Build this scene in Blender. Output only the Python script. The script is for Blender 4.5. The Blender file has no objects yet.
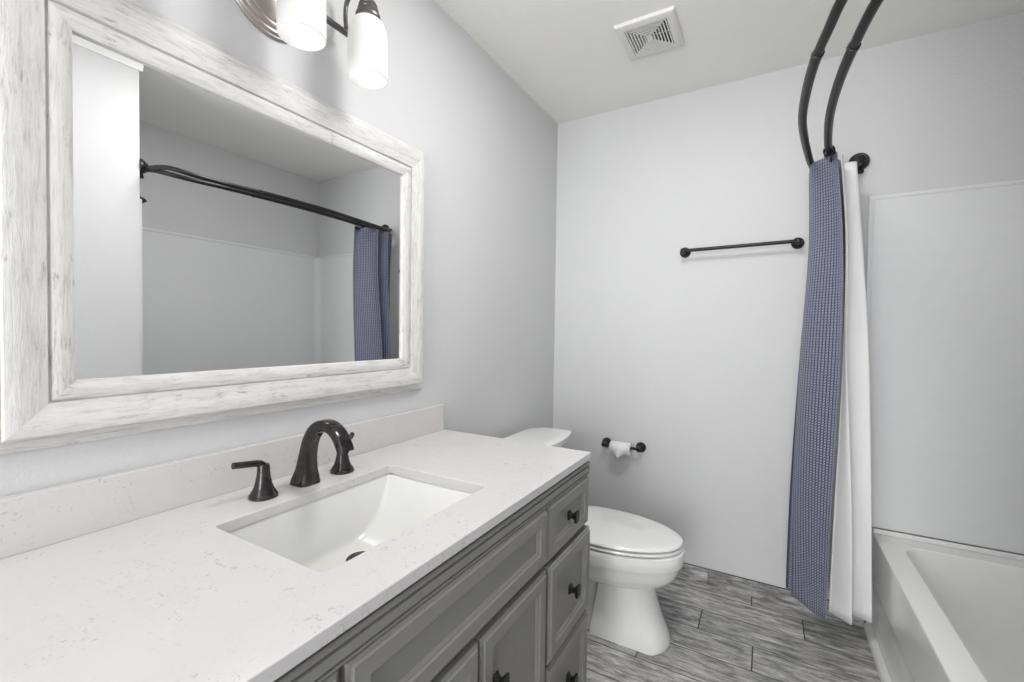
import bpy, bmesh, math, random
from mathutils import Vector, Matrix

random.seed(7)
PI = math.pi
sc = bpy.context.scene
COL = sc.collection

# ------------------------------------------------------------------ camera
F_PX, YAW, PITCH, ROLL = 443.33, 0.5238, 0.0226, 0.0134
CAM = Vector((1.0829, 0.0, 1.2382))
fw = Vector((-math.sin(YAW) * math.cos(PITCH), math.cos(YAW) * math.cos(PITCH), -math.sin(PITCH)))
rt = Vector((math.cos(YAW), math.sin(YAW), 0))
up = rt.cross(fw)
rt, up = rt * math.cos(ROLL) + up * math.sin(ROLL), up * math.cos(ROLL) - rt * math.sin(ROLL)
cd = bpy.data.cameras.new('camera')
cam = bpy.data.objects.new('camera', cd)
COL.objects.link(cam)
cam.matrix_world = Matrix(((rt.x, up.x, -fw.x, CAM.x), (rt.y, up.y, -fw.y, CAM.y),
                           (rt.z, up.z, -fw.z, CAM.z), (0, 0, 0, 1)))
cd.sensor_width = 36.0
cd.lens = F_PX * 36.0 / 1024.0
cd.clip_start = 0.01
sc.camera = cam

# ------------------------------------------------------------------ light
sc.view_settings.view_transform = 'Standard'
sc.view_settings.look = 'None'
sc.view_settings.gamma = 1.0
sc.view_settings.use_curve_mapping = False
sc.view_settings.exposure = 0.13

world = bpy.data.worlds.new('world')
sc.world = world
world.use_nodes = True
world.node_tree.nodes['Background'].inputs[0].default_value = (0.95, 0.97, 1.0, 1)
world.node_tree.nodes['Background'].inputs[1].default_value = 1.0


def lamp(name, kind, loc, energy, size=0.1, rot=(0, 0, 0), color=(1, 1, 1), size_y=None):
    d = bpy.data.lights.new(name, kind)
    d.energy = energy
    d.color = color
    if kind == 'AREA':
        d.shape = 'RECTANGLE'
        d.size = size
        d.size_y = size_y or size
    elif kind == 'POINT':
        d.shadow_soft_size = size
    o = bpy.data.objects.new(name, d)
    o.location = loc
    o.rotation_euler = rot
    COL.objects.link(o)
    return o


# three unseen fill lights, added to even out the brightness of the room
lamp('added_ceiling_fill', 'AREA', (0.80, 1.08, 2.425), 10.5, 0.4, color=(1.0, 0.99, 0.975))  # unseen panel under the ceiling, added to brighten the far half
lamp('added_globe_fill', 'POINT', (0.94, 1.12, 2.335), 3.8, 0.10, color=(1.0, 0.985, 0.96))  # unseen globe, added to lift the ceiling tone
lamp('added_rear_fill', 'AREA', (0.75, -2.50, 1.20), 66.0, 1.3, rot=(PI / 2, 0, 0), color=(1.0, 0.995, 0.99), size_y=2.2)  # unseen area light before the back wall, added as soft frontal fill
BULB = 0.07

# ------------------------------------------------------------------ materials


def new_mat(name):
    m = bpy.data.materials.new(name)
    m.use_nodes = True
    nt = m.node_tree
    return m, nt, nt.nodes['Principled BSDF']


def N(nt, t, **kw):
    n = nt.nodes.new(t)
    for k, v in kw.items():
        setattr(n, k, v)
    return n


def coords(nt, scale=(1, 1, 1), kind='Object', rot=(0, 0, 0)):
    tc = N(nt, 'ShaderNodeTexCoord')
    mp = N(nt, 'ShaderNodeMapping')
    mp.inputs['Scale'].default_value = scale
    mp.inputs['Rotation'].default_value = rot
    nt.links.new(tc.outputs[kind], mp.inputs[0])
    return mp.outputs[0]


def noise(nt, vec, scale, detail=4, rough=0.5, distort=0.0):
    n = N(nt, 'ShaderNodeTexNoise')
    n.inputs['Scale'].default_value = scale
    n.inputs['Detail'].default_value = detail
    n.inputs['Roughness'].default_value = rough
    n.inputs['Distortion'].default_value = distort
    nt.links.new(vec, n.inputs['Vector'])
    return n.outputs['Fac']


def ramp(nt, fac, stops):
    r = N(nt, 'ShaderNodeValToRGB')
    e = r.color_ramp.elements
    while len(e) < len(stops):
        e.new(0.5)
    for i, (p, c) in enumerate(stops):
        e[i].position = p
        e[i].color = (c[0], c[1], c[2], 1) if hasattr(c, '__len__') else (c, c, c, 1)
    nt.links.new(fac, r.inputs[0])
    return r.outputs[0]


def mix(nt, fac, a, b, mode='MIX'):
    n = N(nt, 'ShaderNodeMix', data_type='RGBA', blend_type=mode)
    for sock, v in ((n.inputs['Factor'], fac), (n.inputs['A'], a), (n.inputs['B'], b)):
        if hasattr(v, 'node'):
            nt.links.new(v, sock)
        elif isinstance(v, (int, float)):
            sock.default_value = v if sock.name == 'Factor' else (v, v, v, 1)
        else:
            sock.default_value = (v[0], v[1], v[2], 1)
    # several sockets share names; resolve the colour ones explicitly
    return n


def mixc(nt, fac, a, b, mode='MIX'):
    n = N(nt, 'ShaderNodeMix', data_type='RGBA', blend_type=mode)
    ins = [n.inputs[0], n.inputs[6], n.inputs[7]]
    for sock, v in zip(ins, (fac, a, b)):
        if hasattr(v, 'node'):
            nt.links.new(v, sock)
        elif isinstance(v, (int, float)):
            sock.default_value = v
        else:
            sock.default_value = (v[0], v[1], v[2], 1)
    return n.outputs[2]


def math_(nt, op, a, b=None):
    n = N(nt, 'ShaderNodeMath', operation=op)
    for i, v in enumerate((a, b)):
        if v is None:
            continue
        if hasattr(v, 'node'):
            nt.links.new(v, n.inputs[i])
        else:
            n.inputs[i].default_value = v
    return n.outputs[0]


def bump(nt, bsdf, height, strength, dist):
    b = N(nt, 'ShaderNodeBump')
    b.inputs['Strength'].default_value = strength
    b.inputs['Distance'].default_value = dist
    nt.links.new(height, b.inputs['Height'])
    nt.links.new(b.outputs[0], bsdf.inputs['Normal'])


def plain(name, col, rough=0.5, metal=0.0, coat=0.0, var=0.03, scale=30):
    m, nt, b = new_mat(name)
    v = noise(nt, coords(nt), scale, 3)
    c = ramp(nt, v, [(0.3, [x * (1 - var) for x in col]), (0.7, [min(1, x * (1 + var)) for x in col])])
    nt.links.new(c, b.inputs['Base Color'])
    b.inputs['Roughness'].default_value = rough
    b.inputs['Metallic'].default_value = metal
    b.inputs['Coat Weight'].default_value = coat
    b.inputs['Coat Roughness'].default_value = 0.08
    return m


def wall_paint(name, col, strength=0.35):
    m, nt, b = new_mat(name)
    vec = coords(nt)
    v = noise(nt, vec, 3, 3)
    c = ramp(nt, v, [(0.3, [x * 0.985 for x in col]), (0.7, [x * 1.01 for x in col])])
    nt.links.new(c, b.inputs['Base Color'])
    b.inputs['Roughness'].default_value = 0.62
    h = noise(nt, vec, 130, 4, 0.6)
    bump(nt, b, h, strength, 0.003)
    return m


M = {}
M['wall'] = wall_paint('wall_paint', (0.635, 0.640, 0.650))
M['ceiling'] = wall_paint('ceiling_paint', (0.90, 0.895, 0.862), 0.5)
M['trim'] = plain('white_trim', (0.78, 0.78, 0.77), 0.4)
M['ceramic'] = plain('white_ceramic', (0.87, 0.87, 0.865), 0.12, coat=0.5, var=0.01)
M['basin'] = plain('basin_ceramic', (0.75, 0.75, 0.735), 0.15, coat=0.4, var=0.01)
M['acrylic'] = plain('tub_acrylic', (0.82, 0.825, 0.815), 0.22, coat=0.25, var=0.01)
M['surround'] = plain('surround_acrylic', (0.745, 0.752, 0.765), 0.3, coat=0.1, var=0.01)
M['black'] = plain('oil_rubbed_black', (0.010, 0.0095, 0.0095), 0.36)
M['black'].node_tree.nodes['Principled BSDF'].inputs['Specular IOR Level'].default_value = 0.35
M['paper'] = plain('tissue_paper', (0.86, 0.86, 0.87), 0.9)
M['vent'] = plain('vent_plastic', (0.74, 0.735, 0.71), 0.45)
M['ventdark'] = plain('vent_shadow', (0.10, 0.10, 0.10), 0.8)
M['chrome'] = plain('chrome', (0.75, 0.75, 0.76), 0.12, metal=1.0, var=0.01)
M['cab'] = plain('grey_cabinet_paint', (0.235, 0.232, 0.219), 0.42, var=0.02)
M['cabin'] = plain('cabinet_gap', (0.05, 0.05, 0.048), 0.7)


def bronze():
    m, nt, b = new_mat('rubbed_bronze')
    v = noise(nt, coords(nt), 60, 5, 0.6)
    c = ramp(nt, v, [(0.3, (0.04, 0.036, 0.037)), (0.6, (0.075, 0.066, 0.068)), (0.8, (0.13, 0.105, 0.10))])
    nt.links.new(c, b.inputs['Base Color'])
    b.inputs['Metallic'].default_value = 0.85
    b.inputs['Roughness'].default_value = 0.15
    return m


M['bronze'] = bronze()


def brushed_plate():
    m, nt, b = new_mat('copper_edged_bronze')
    v = noise(nt, coords(nt), 14, 4, 0.6)
    c = ramp(nt, v, [(0.3, (0.30, 0.28, 0.275)), (0.55, (0.42, 0.385, 0.375)), (0.75, (0.50, 0.41, 0.38))])
    nt.links.new(c, b.inputs['Base Color'])
    b.inputs['Metallic'].default_value = 0.8
    b.inputs['Roughness'].default_value = 0.35
    return m


M['plate'] = brushed_plate()
M['fixture'] = plain('dark_grey_metal', (0.12, 0.115, 0.115), 0.32, metal=0.7)


def quartz(name, base, pink):
    m, nt, b = new_mat(name)
    vec = coords(nt)
    cloud = noise(nt, vec, 5, 5, 0.6, 0.6)
    c0 = ramp(nt, cloud, [(0.3, [x * 0.965 for x in base]), (0.7, base)])
    # broken grey flecks gathered in clusters
    fleck = noise(nt, vec, 85, 5, 0.62, 1.6)
    fm = ramp(nt, fleck, [(0.58, 0.0), (0.65, 1.0)])
    clus = noise(nt, vec, 8, 3, 0.6, 0.8)
    cm = ramp(nt, clus, [(0.475, 0.0), (0.60, 1.0)])
    msk = math_(nt, 'MULTIPLY', fm, cm)
    msk = math_(nt, 'MULTIPLY', msk, 0.72)
    c1 = mixc(nt, msk, c0, (0.36, 0.35, 0.35))
    vein = noise(nt, vec, 3.2, 6, 0.65, 2.2)
    vm = ramp(nt, math_(nt, 'ABSOLUTE', math_(nt, 'SUBTRACT', vein, 0.5)), [(0.0, 0.22), (0.02, 0.0)])
    c2 = mixc(nt, vm, c1, (0.55, 0.54, 0.545))
    nt.links.new(c2, b.inputs['Base Color'])
    b.inputs['Roughness'].default_value = 0.22
    return m


M['quartz'] = quartz('white_quartz', (0.645, 0.635, 0.64), 0)
M['splash'] = quartz('backsplash_quartz', (0.65, 0.63, 0.627), 0)


def washed_wood(axis):
    # whitewashed boards, grain along the given axis
    m, nt, b = new_mat('whitewashed_wood_' + axis)
    s = (120, 120, 14) if axis == 'z' else (120, 14, 120)
    vec = coords(nt, s)
    g = noise(nt, vec, 1.0, 7, 0.72, 0.4)
    c = ramp(nt, g, [(0.28, (0.47, 0.46, 0.45)), (0.40, (0.64, 0.63, 0.62)), (0.52, (0.745, 0.74, 0.73)), (0.8, (0.775, 0.77, 0.765))])
    big = ramp(nt, noise(nt, coords(nt, tuple(x * 0.22 for x in s)), 1.0, 4, 0.6), [(0.35, (0.90, 0.89, 0.88)), (0.65, (1.0, 1.0, 1.0))])
    c = mixc(nt, 1.0, c, big, 'MULTIPLY')
    vec2 = coords(nt, tuple(x * 2.2 for x in s))
    g2 = noise(nt, vec2, 1.0, 4, 0.7, 0.3)
    wear = ramp(nt, g2, [(0.53, 0.0), (0.64, 0.8)])
    patch = ramp(nt, noise(nt, coords(nt), 22, 3, 0.6), [(0.55, 0.0), (0.66, 1.0)])
    w = math_(nt, 'MULTIPLY', wear, patch)
    c2 = mixc(nt, w, c, (0.30, 0.28, 0.27))
    nt.links.new(c2, b.inputs['Base Color'])
    b.inputs['Roughness'].default_value = 0.6
    bump(nt, b, g, 0.7, 0.004)
    return m


M['washY'] = washed_wood('y')
M['washZ'] = washed_wood('z')
M['edge'] = plain('tan_wood_edge', (0.36, 0.30, 0.25), 0.7, var=0.15, scale=60)


def mirror_mat():
    m, nt, b = new_mat('mirror_silver')
    v = noise(nt, coords(nt), 2, 2)
    c = ramp(nt, v, [(0, (0.87, 0.88, 0.875)), (1, (0.89, 0.895, 0.89))])
    nt.links.new(c, b.inputs['Base Color'])
    b.inputs['Metallic'].default_value = 1.0
    b.inputs['Roughness'].default_value = 0.0
    return m


M['mirror'] = mirror_mat()


def plank_tile():
    m, nt, b = new_mat('grey_plank_tile')
    at = N(nt, 'ShaderNodeAttribute', attribute_name='rnd')
    sep = N(nt, 'ShaderNodeSeparateColor')
    nt.links.new(at.outputs['Color'], sep.inputs[0])
    r1, r2 = sep.outputs[0], sep.outputs[1]
    tc = N(nt, 'ShaderNodeTexCoord')
    mp = N(nt, 'ShaderNodeMapping')
    mp.inputs['Scale'].default_value = (8.5, 44, 44)
    nt.links.new(tc.outputs['Object'], mp.inputs[0])
    off = N(nt, 'ShaderNodeCombineXYZ')
    nt.links.new(math_(nt, 'MULTIPLY', r1, 37), off.inputs[0])
    nt.links.new(math_(nt, 'MULTIPLY', r2, 53), off.inputs[1])
    ad = N(nt, 'ShaderNodeVectorMath', operation='ADD')
    nt.links.new(mp.outputs[0], ad.inputs[0])
    nt.links.new(off.outputs[0], ad.inputs[1])
    g = noise(nt, ad.outputs[0], 1.0, 8, 0.72, 0.45)
    c = ramp(nt, g, [(0.32, (0.095, 0.094, 0.094)), (0.44, (0.225, 0.222, 0.22)), (0.55, (0.42, 0.415, 0.41)), (0.68, (0.68, 0.675, 0.665))])
    g2 = noise(nt, ad.outputs[0], 4.5, 6, 0.72, 0.6)
    c2 = mixc(nt, 0.55, c, ramp(nt, g2, [(0.3, 0.35), (0.65, 0.70)]), 'OVERLAY')
    tone = ramp(nt, r2, [(0, 0.82), (1, 1.28)])
    c3 = mixc(nt, 1.0, c2, tone, 'MULTIPLY')
    nt.links.new(c3, b.inputs['Base Color'])
    b.inputs['Roughness'].default_value = 0.45
    bump(nt, b, g2, 0.25, 0.002)
    return m


M['plank'] = plank_tile()
M['grout'] = plain('dark_grout', (0.085, 0.084, 0.083), 0.85)


def knit():
    # blue waffle knit: pale raised columns between dark ribs (UV in metres along the cloth)
    m, nt, b = new_mat('blue_waffle_knit')
    uv = N(nt, 'ShaderNodeUVMap', uv_map='cloth')
    sp = N(nt, 'ShaderNodeSeparateXYZ')
    nt.links.new(uv.outputs[0], sp.inputs[0])
    u, v = sp.outputs[0], sp.outputs[1]

    def wave(x, per, ph=0.0):
        return math_(nt, 'SINE', math_(nt, 'ADD', math_(nt, 'MULTIPLY', x, 2 * PI / per), ph))
    cu = wave(u, 0.0125)
    zig = math_(nt, 'MULTIPLY', math_(nt, 'ABSOLUTE', wave(u, 0.025)), 2.4)
    cv = math_(nt, 'SINE', math_(nt, 'ADD', math_(nt, 'MULTIPLY', v, 2 * PI / 0.0105), zig))
    rib = ramp(nt, math_(nt, 'ADD', math_(nt, 'MULTIPLY', cu, 0.5), 0.5), [(0.08, 0.0), (0.40, 1.0)])
    row = math_(nt, 'ADD', math_(nt, 'MULTIPLY', cv, 0.5), 0.5)
    h = math_(nt, 'MULTIPLY', rib, math_(nt, 'ADD', math_(nt, 'MULTIPLY', row, 0.6), 0.4))
    fuzz = noise(nt, coords(nt), 260, 4, 0.7)
    hh = math_(nt, 'ADD', h, math_(nt, 'MULTIPLY', math_(nt, 'SUBTRACT', fuzz, 0.5), 1.3))
    c = ramp(nt, hh, [(0.0, (0.032, 0.035, 0.072)), (0.45, (0.105, 0.114, 0.182)), (0.95, (0.29, 0.305, 0.395))])
    nt.links.new(c, b.inputs['Base Color'])
    b.inputs['Roughness'].default_value = 0.9
    b.inputs['Sheen Weight'].default_value = 0.2
    bump(nt, b, h, 0.6, 0.003)
    return m


M['knit'] = knit()


def liner():
    m, nt, b = new_mat('white_liner_cloth')
    v = noise(nt, coords(nt, (25, 25, 3)), 1.0, 4)
    c = ramp(nt, v, [(0.3, (0.80, 0.80, 0.81)), (0.7, (0.86, 0.86, 0.86))])
    nt.links.new(c, b.inputs['Base Color'])
    b.inputs['Roughness'].default_value = 0.6
    b.inputs['Subsurface Weight'].default_value = 0.0
    return m


M['liner'] = liner()


def lit_glass():
    m, nt, b = new_mat('lit_frosted_glass')
    v = noise(nt, coords(nt), 20, 2)
    c = ramp(nt, v, [(0, (0.50, 0.50, 0.495)), (1, (0.53, 0.53, 0.525))])
    nt.links.new(c, b.inputs['Base Color'])
    b.inputs['Roughness'].default_value = 0.25
    b.inputs['Emission Color'].default_value = (1.0, 0.985, 0.96, 1)
    b.inputs['Emission Strength'].default_value = 0.30
    return m


M['shade'] = lit_glass()


def bulb_mat():
    m, nt, b = new_mat('lit_bulb')
    b.inputs['Base Color'].default_value = (1, 1, 1, 1)
    b.inputs['Emission Color'].default_value = (1.0, 0.97, 0.93, 1)
    b.inputs['Emission Strength'].default_value = 0.6
    return m


M['bulb'] = bulb_mat()

# ------------------------------------------------------------------ mesh helpers


def bm_new():
    return bmesh.new()


def obj(name, bm, mat, parent=None, smooth=True, angle=35, bevel=0.0, segs=2, loc=None):
    """Link a bmesh as ONE mesh object. Coordinates are world ones; a child keeps them."""
    bmesh.ops.recalc_face_normals(bm, faces=bm.faces[:])
    if loc is None and parent is None:
        xs = [v.co for v in bm.verts]
        lo = Vector((min(c.x for c in xs), min(c.y for c in xs), min(c.z for c in xs)))
        hi = Vector((max(c.x for c in xs), max(c.y for c in xs), max(c.z for c in xs)))
        loc = Vector(((lo.x + hi.x) / 2, (lo.y + hi.y) / 2, lo.z))
    base = Vector(loc) if loc is not None else None
    if parent is not None:
        p = parent
        base = Vector((0, 0, 0))
        while p is not None:
            base += p.location
            p = p.parent
    if base is not None:
        bmesh.ops.translate(bm, vec=-base, verts=bm.verts[:])
    me = bpy.data.meshes.new(name)
    bm.to_mesh(me)
    bm.free()
    if smooth:
        for p in me.polygons:
            p.use_smooth = True
        me.set_sharp_from_angle(angle=math.radians(angle))
    mats = mat if isinstance(mat, (list, tuple)) else [mat]
    for mm in mats:
        me.materials.append(mm)
    o = bpy.data.objects.new(name, me)
    if parent is not None:
        o.parent = parent
    else:
        o.location = base
    COL.objects.link(o)
    if bevel > 0:
        md = o.modifiers.new('bevel', 'BEVEL')
        md.width = bevel
        md.segments = segs
        md.limit_method = 'ANGLE'
        md.angle_limit = math.radians(40)
        md.harden_normals = False
    return o


def thing(name, label, cat, loc, group=None):
    o = bpy.data.objects.new(name, None)
    o.empty_display_size = 0.05
    o.location = loc
    COL.objects.link(o)
    o['label'] = label
    o['category'] = cat
    if group:
        o['group'] = group
    return o


def tag(o, label, cat, group=None):
    o['label'] = label
    o['category'] = cat
    if group:
        o['group'] = group
    return o


def struct(name, bm, mat, label, cat, **kw):
    o = obj(name, bm, mat, **kw)
    o['kind'] = 'structure'
    o['label'] = label
    o['category'] = cat
    return o


def box(bm, lo, hi):
    x0, y0, z0 = lo
    x1, y1, z1 = hi
    vs = [bm.verts.new(c) for c in ((x0, y0, z0), (x1, y0, z0), (x1, y1, z0), (x0, y1, z0),
                                    (x0, y0, z1), (x1, y0, z1), (x1, y1, z1), (x0, y1, z1))]
    for f in ((0, 3, 2, 1), (4, 5, 6, 7), (0, 1, 5, 4), (1, 2, 6, 5), (2, 3, 7, 6), (3, 0, 4, 7)):
        bm.faces.new([vs[i] for i in f])
    return vs


def loft(bm, rings, cap0=True, cap1=True, closed=True):
    prev = None
    first = None
    for r in rings:
        cur = [bm.verts.new(c) for c in r]
        if prev:
            n = len(cur)
            for i in range(n if closed else n - 1):
                j = (i + 1) % n
                bm.faces.new((prev[i], prev[j], cur[j], cur[i]))
        else:
            first = cur
        prev = cur
    if cap0:
        bm.faces.new(first[::-1])
    if cap1:
        bm.faces.new(prev)


def lathe(bm, prof, center, axis='z', segs=32, cap0=True, cap1=True):
    """prof: list of (radius, offset along axis)"""
    c = Vector(center)
    rings = []
    for r, h in prof:
        ring = []
        for k in range(segs):
            a = 2 * PI * k / segs
            p, q = r * math.cos(a), r * math.sin(a)
            if axis == 'z':
                d = Vector((p, q, h))
            elif axis == 'x':
                d = Vector((h, p, q))
            else:
                d = Vector((q, h, p))
            ring.append(c + d)
        rings.append(ring)
    loft(bm, rings, cap0, cap1)


def spline(pts, n):
    """Catmull-Rom through points, n samples per span"""
    P = [Vector(p) for p in pts]
    P = [2 * P[0] - P[1]] + P + [2 * P[-1] - P[-2]]
    out = []
    for i in range(1, len(P) - 2):
        p0, p1, p2, p3 = P[i - 1:i + 3]
        for k in range(n):
            t = k / n
            out.append(0.5 * ((2 * p1) + (-p0 + p2) * t + (2 * p0 - 5 * p1 + 4 * p2 - p3) * t * t
                              + (-p0 + 3 * p1 - 3 * p2 + p3) * t ** 3))
    out.append(P[-2])
    return out


def tube(bm, pts, rad, segs=12, cap=True):
    pts = [Vector(p) for p in pts]
    n = len(pts)
    rads = rad if hasattr(rad, '__len__') else [rad] * n
    t0 = (pts[1] - pts[0]).normalized()
    ref = Vector((0, 0, 1)) if abs(t0.z) < 0.9 else Vector((1, 0, 0))
    u = t0.cross(ref).normalized()
    rings = []
    for i, p in enumerate(pts):
        t = (pts[min(i + 1, n - 1)] - pts[max(i - 1, 0)]).normalized()
        u = (u - t * u.dot(t)).normalized()
        w = t.cross(u)
        rings.append([p + rads[i] * (u * math.cos(2 * PI * k / segs) + w * math.sin(2 * PI * k / segs)) for k in range(segs)])
    loft(bm, rings, cap, cap)


def rrect(hx, hy, r, n=4):
    """rounded rectangle outline, half sizes"""
    r = min(r, hx * 0.999, hy * 0.999)
    out = []
    for cx, cy, a0 in ((hx - r, hy - r, 0), (-hx + r, hy - r, PI / 2), (-hx + r, -hy + r, PI), (hx - r, -hy + r, 1.5 * PI)):
        for k in range(n + 1):
            a = a0 + k / n * PI / 2
            out.append((cx + r * math.cos(a), cy + r * math.sin(a)))
    return out


def panel_front(bm, y0, y1, z0, z1, xb, prof):
    """framed front facing +x: prof is a list of (inset, x offset) from the outer edge in"""
    rings = []
    for ins, dx in prof:
        rings.append([(xb + dx, y0 + ins, z0 + ins), (xb + dx, y1 - ins, z0 + ins),
                      (xb + dx, y1 - ins, z1 - ins), (xb + dx, y0 + ins, z1 - ins)])
    loft(bm, rings)


# ------------------------------------------------------------------ the room
D, H, XR, YB, XP, YP = 2.37, 2.44, 2.16, -2.60, 1.44, 0.91

bm = bm_new(); box(bm, (-0.12, YB, 0), (0, D + 0.12, H))
struct('wall_left', bm, M['wall'], 'pale grey textured wall behind the mirror and vanity', 'wall', smooth=False)
bm = bm_new(); box(bm, (0, D, 0), (XR, D + 0.12, H))
struct('wall_far', bm, M['wall'], 'pale grey far wall with the towel bar and paper holder', 'wall', smooth=False)
bm = bm_new(); box(bm, (XR, YP - 0.12, 0), (XR + 0.12, D + 0.12, H))
struct('wall_right', bm, M['wall'], 'wall along the back of the bathtub alcove', 'wall', smooth=False)
bm = bm_new(); box(bm, (XP, YB, 0), (XP + 0.12, YP - 0.12, H)); box(bm, (XP, YP - 0.12, 0), (XR, YP, H))
struct('wall_near', bm, M['wall'], 'white wall end beside the tub alcove, seen in the mirror', 'wall', smooth=False)
# back wall with an open doorway
bm = bm_new()
box(bm, (-0.12, YB - 0.12, 0), (0.42, YB, H)); box(bm, (1.28, YB - 0.12, 0), (XP + 0.12, YB, H))
box(bm, (0.42, YB - 0.12, 2.05), (1.28, YB, H))
struct('wall_back', bm, M['wall'], 'wall with the doorway behind the camera', 'wall', smooth=False)
bm = bm_new(); box(bm, (-0.12, YB - 0.12, H), (XR + 0.12, D + 0.12, H + 0.1))
struct('ceiling', bm, M['ceiling'], 'plain warm white textured ceiling', 'ceiling', smooth=False)
# small cornice on the wall end by the alcove
bm = bm_new()
prof = [(0, 2.395), (-0.006, 2.395), (-0.008, 2.405), (-0.016, 2.425), (-0.018, 2.44), (0, 2.44)]
loft(bm, [[(XP + a, YB, z) for a, z in prof], [(XP + a, YP + 0.012, z) for a, z in prof]])
struct('trim_1', bm, M['trim'], 'white cornice along the top of the wall end in the mirror', 'trim', smooth=False)

# plank tile floor: every plank is a slightly raised bevelled tile in one floor mesh
bm = bm_new()
box(bm, (-0.12, YB - 0.12, -0.10), (XR + 0.12, D + 0.12, -0.0015))
for f in bm.faces:
    f.material_index = 1
lay = bm.loops.layers.float_color.new('rnd')
ROW, LEN, G = 0.15, 0.61, 0.0026
joints = {0: 1.044, 1: 1.24, 2: 0.855, 3: 1.058, 4: 0.672, 5: 0.93}
k = 0
y1 = 2.287 + ROW
row = 0
while y1 > YB:
    y0 = y1 - ROW
    j = joints.get(row, 0.3 + 0.37 * row)
    x = j - LEN * math.ceil((j + 0.0) / LEN)
    while x < XP + 0.2:
        a, b_ = max(x, 0.0) + G, min(x + LEN, XP + 0.08) - G
        c, d_ = max(y0, YB) + G, min(y1, D) - G
        if b_ - a > 0.01 and d_ - c > 0.005:
            e = 0.0012
            n0 = len(bm.faces)
            loft(bm, [[(a, c, -0.002), (b_, c, -0.002), (b_, d_, -0.002), (a, d_, -0.002)],
                      [(a, c, -0.0008), (b_, c, -0.0008), (b_, d_, -0.0008), (a, d_, -0.0008)],
                      [(a + e, c + e, 0), (b_ - e, c + e, 0), (b_ - e, d_ - e, 0), (a + e, d_ - e, 0)]])
            col = (random.random(), random.random(), random.random(), 1)
            bm.faces.ensure_lookup_table()
            for f in bm.faces[n0:]:
                f.material_index = 0
                for l in f.loops:
                    l[lay] = col
        x += LEN
    y1 = y0
    row += 1
struct('floor', bm, [M['plank'], M['grout']], 'grey wood-look plank tile floor', 'floor', smooth=False, loc=(0, 0, 0))


def base_tiles(name, horizontal, start, a0, a1, off, label):
    bm = bm_new()
    lay = bm.loops.layers.float_color.new('rnd')
    s = start
    while s < a1:
        p, q = max(s, a0) + 0.0012, min(s + LEN, a1) - 0.0012
        if q - p > 0.01:
            n0 = len(bm.faces)
            if horizontal:
                box(bm, (p, off - 0.010, 0.0), (q, off, 0.074))
            else:
                box(bm, (off, p, 0.0), (off + 0.010, q, 0.074))
            col = (random.random(), 0.12 * random.random(), random.random(), 1)
            bm.faces.ensure_lookup_table()
            for f in bm.faces[n0:]:
                for l in f.loops:
                    l[lay] = col
        s += LEN
    n0 = len(bm.faces)
    if horizontal:
        box(bm, (a0, off - 0.0075, 0.0), (a1, off, 0.0765))
    else:
        box(bm, (off, a0, 0.0), (off + 0.0075, a1, 0.0765))
    bm.faces.ensure_lookup_table()
    for f in bm.faces[n0:]:
        f.material_index = 1
    struct(name, bm, [M['plank'], M['grout']], label, 'baseboard', smooth=False, loc=(0, 0, 0), bevel=0.001, segs=1)


base_tiles('baseboard_far', True, 0.853 - 2 * LEN, 0.0, 1.47, D, 'grey plank tile baseboard along the far wall')
base_tiles('baseboard_left', False, 1.34, 1.34, D - 0.012, 0.0, 'grey plank tile baseboard behind the toilet')
# quarter-round strip at the foot of the tub apron
bm = bm_new()
prof = [(1.4835, 0.0), (1.461, 0.0), (1.462, 0.016), (1.468, 0.026), (1.4835, 0.032)]
loft(bm, [[(x, YP + 0.01, z) for x, z in prof], [(x, D - 0.011, z) for x, z in prof]])
struct('trim_2', bm, M['trim'], 'white strip along the foot of the tub apron', 'trim', angle=50)

# ------------------------------------------------------------------ vanity
VY0, VY1, XF = 0.105, 1.336, 0.5875
van = thing('vanity_cabinet', 'grey painted vanity cabinet with panelled doors and drawers under the sink counter', 'cabinet', (0.29, 0.71, 0))
bm = bm_new()
box(bm, (0.002, VY0, 0.10), (XF - 0.002, VY0 + 0.018, 0.8375))
obj('side_panel', bm, M['cab'], van, smooth=False, bevel=0.0015)
bm = bm_new()
box(bm, (0.002, VY1 - 0.018, 0.10), (XF - 0.002, VY1, 0.8375))
obj('side_panel', bm, M['cab'], van, smooth=False, bevel=0.0015)
bm = bm_new()
box(bm, (0.002, VY0 + 0.018, 0.10), (XF - 0.022, VY1 - 0.018, 0.118))
obj('bottom_panel', bm, M['cab'], van, smooth=False)
bm = bm_new()
box(bm, (XF - 0.022, VY0 + 0.018, 0.10), (XF - 0.002, VY1 - 0.018, 0.8375))
obj('face_frame', bm, M['cab'], van, smooth=False)
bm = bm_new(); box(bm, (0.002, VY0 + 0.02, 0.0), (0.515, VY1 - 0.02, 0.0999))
obj('toe_kick', bm, M['cabin'], van, smooth=False)
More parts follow.
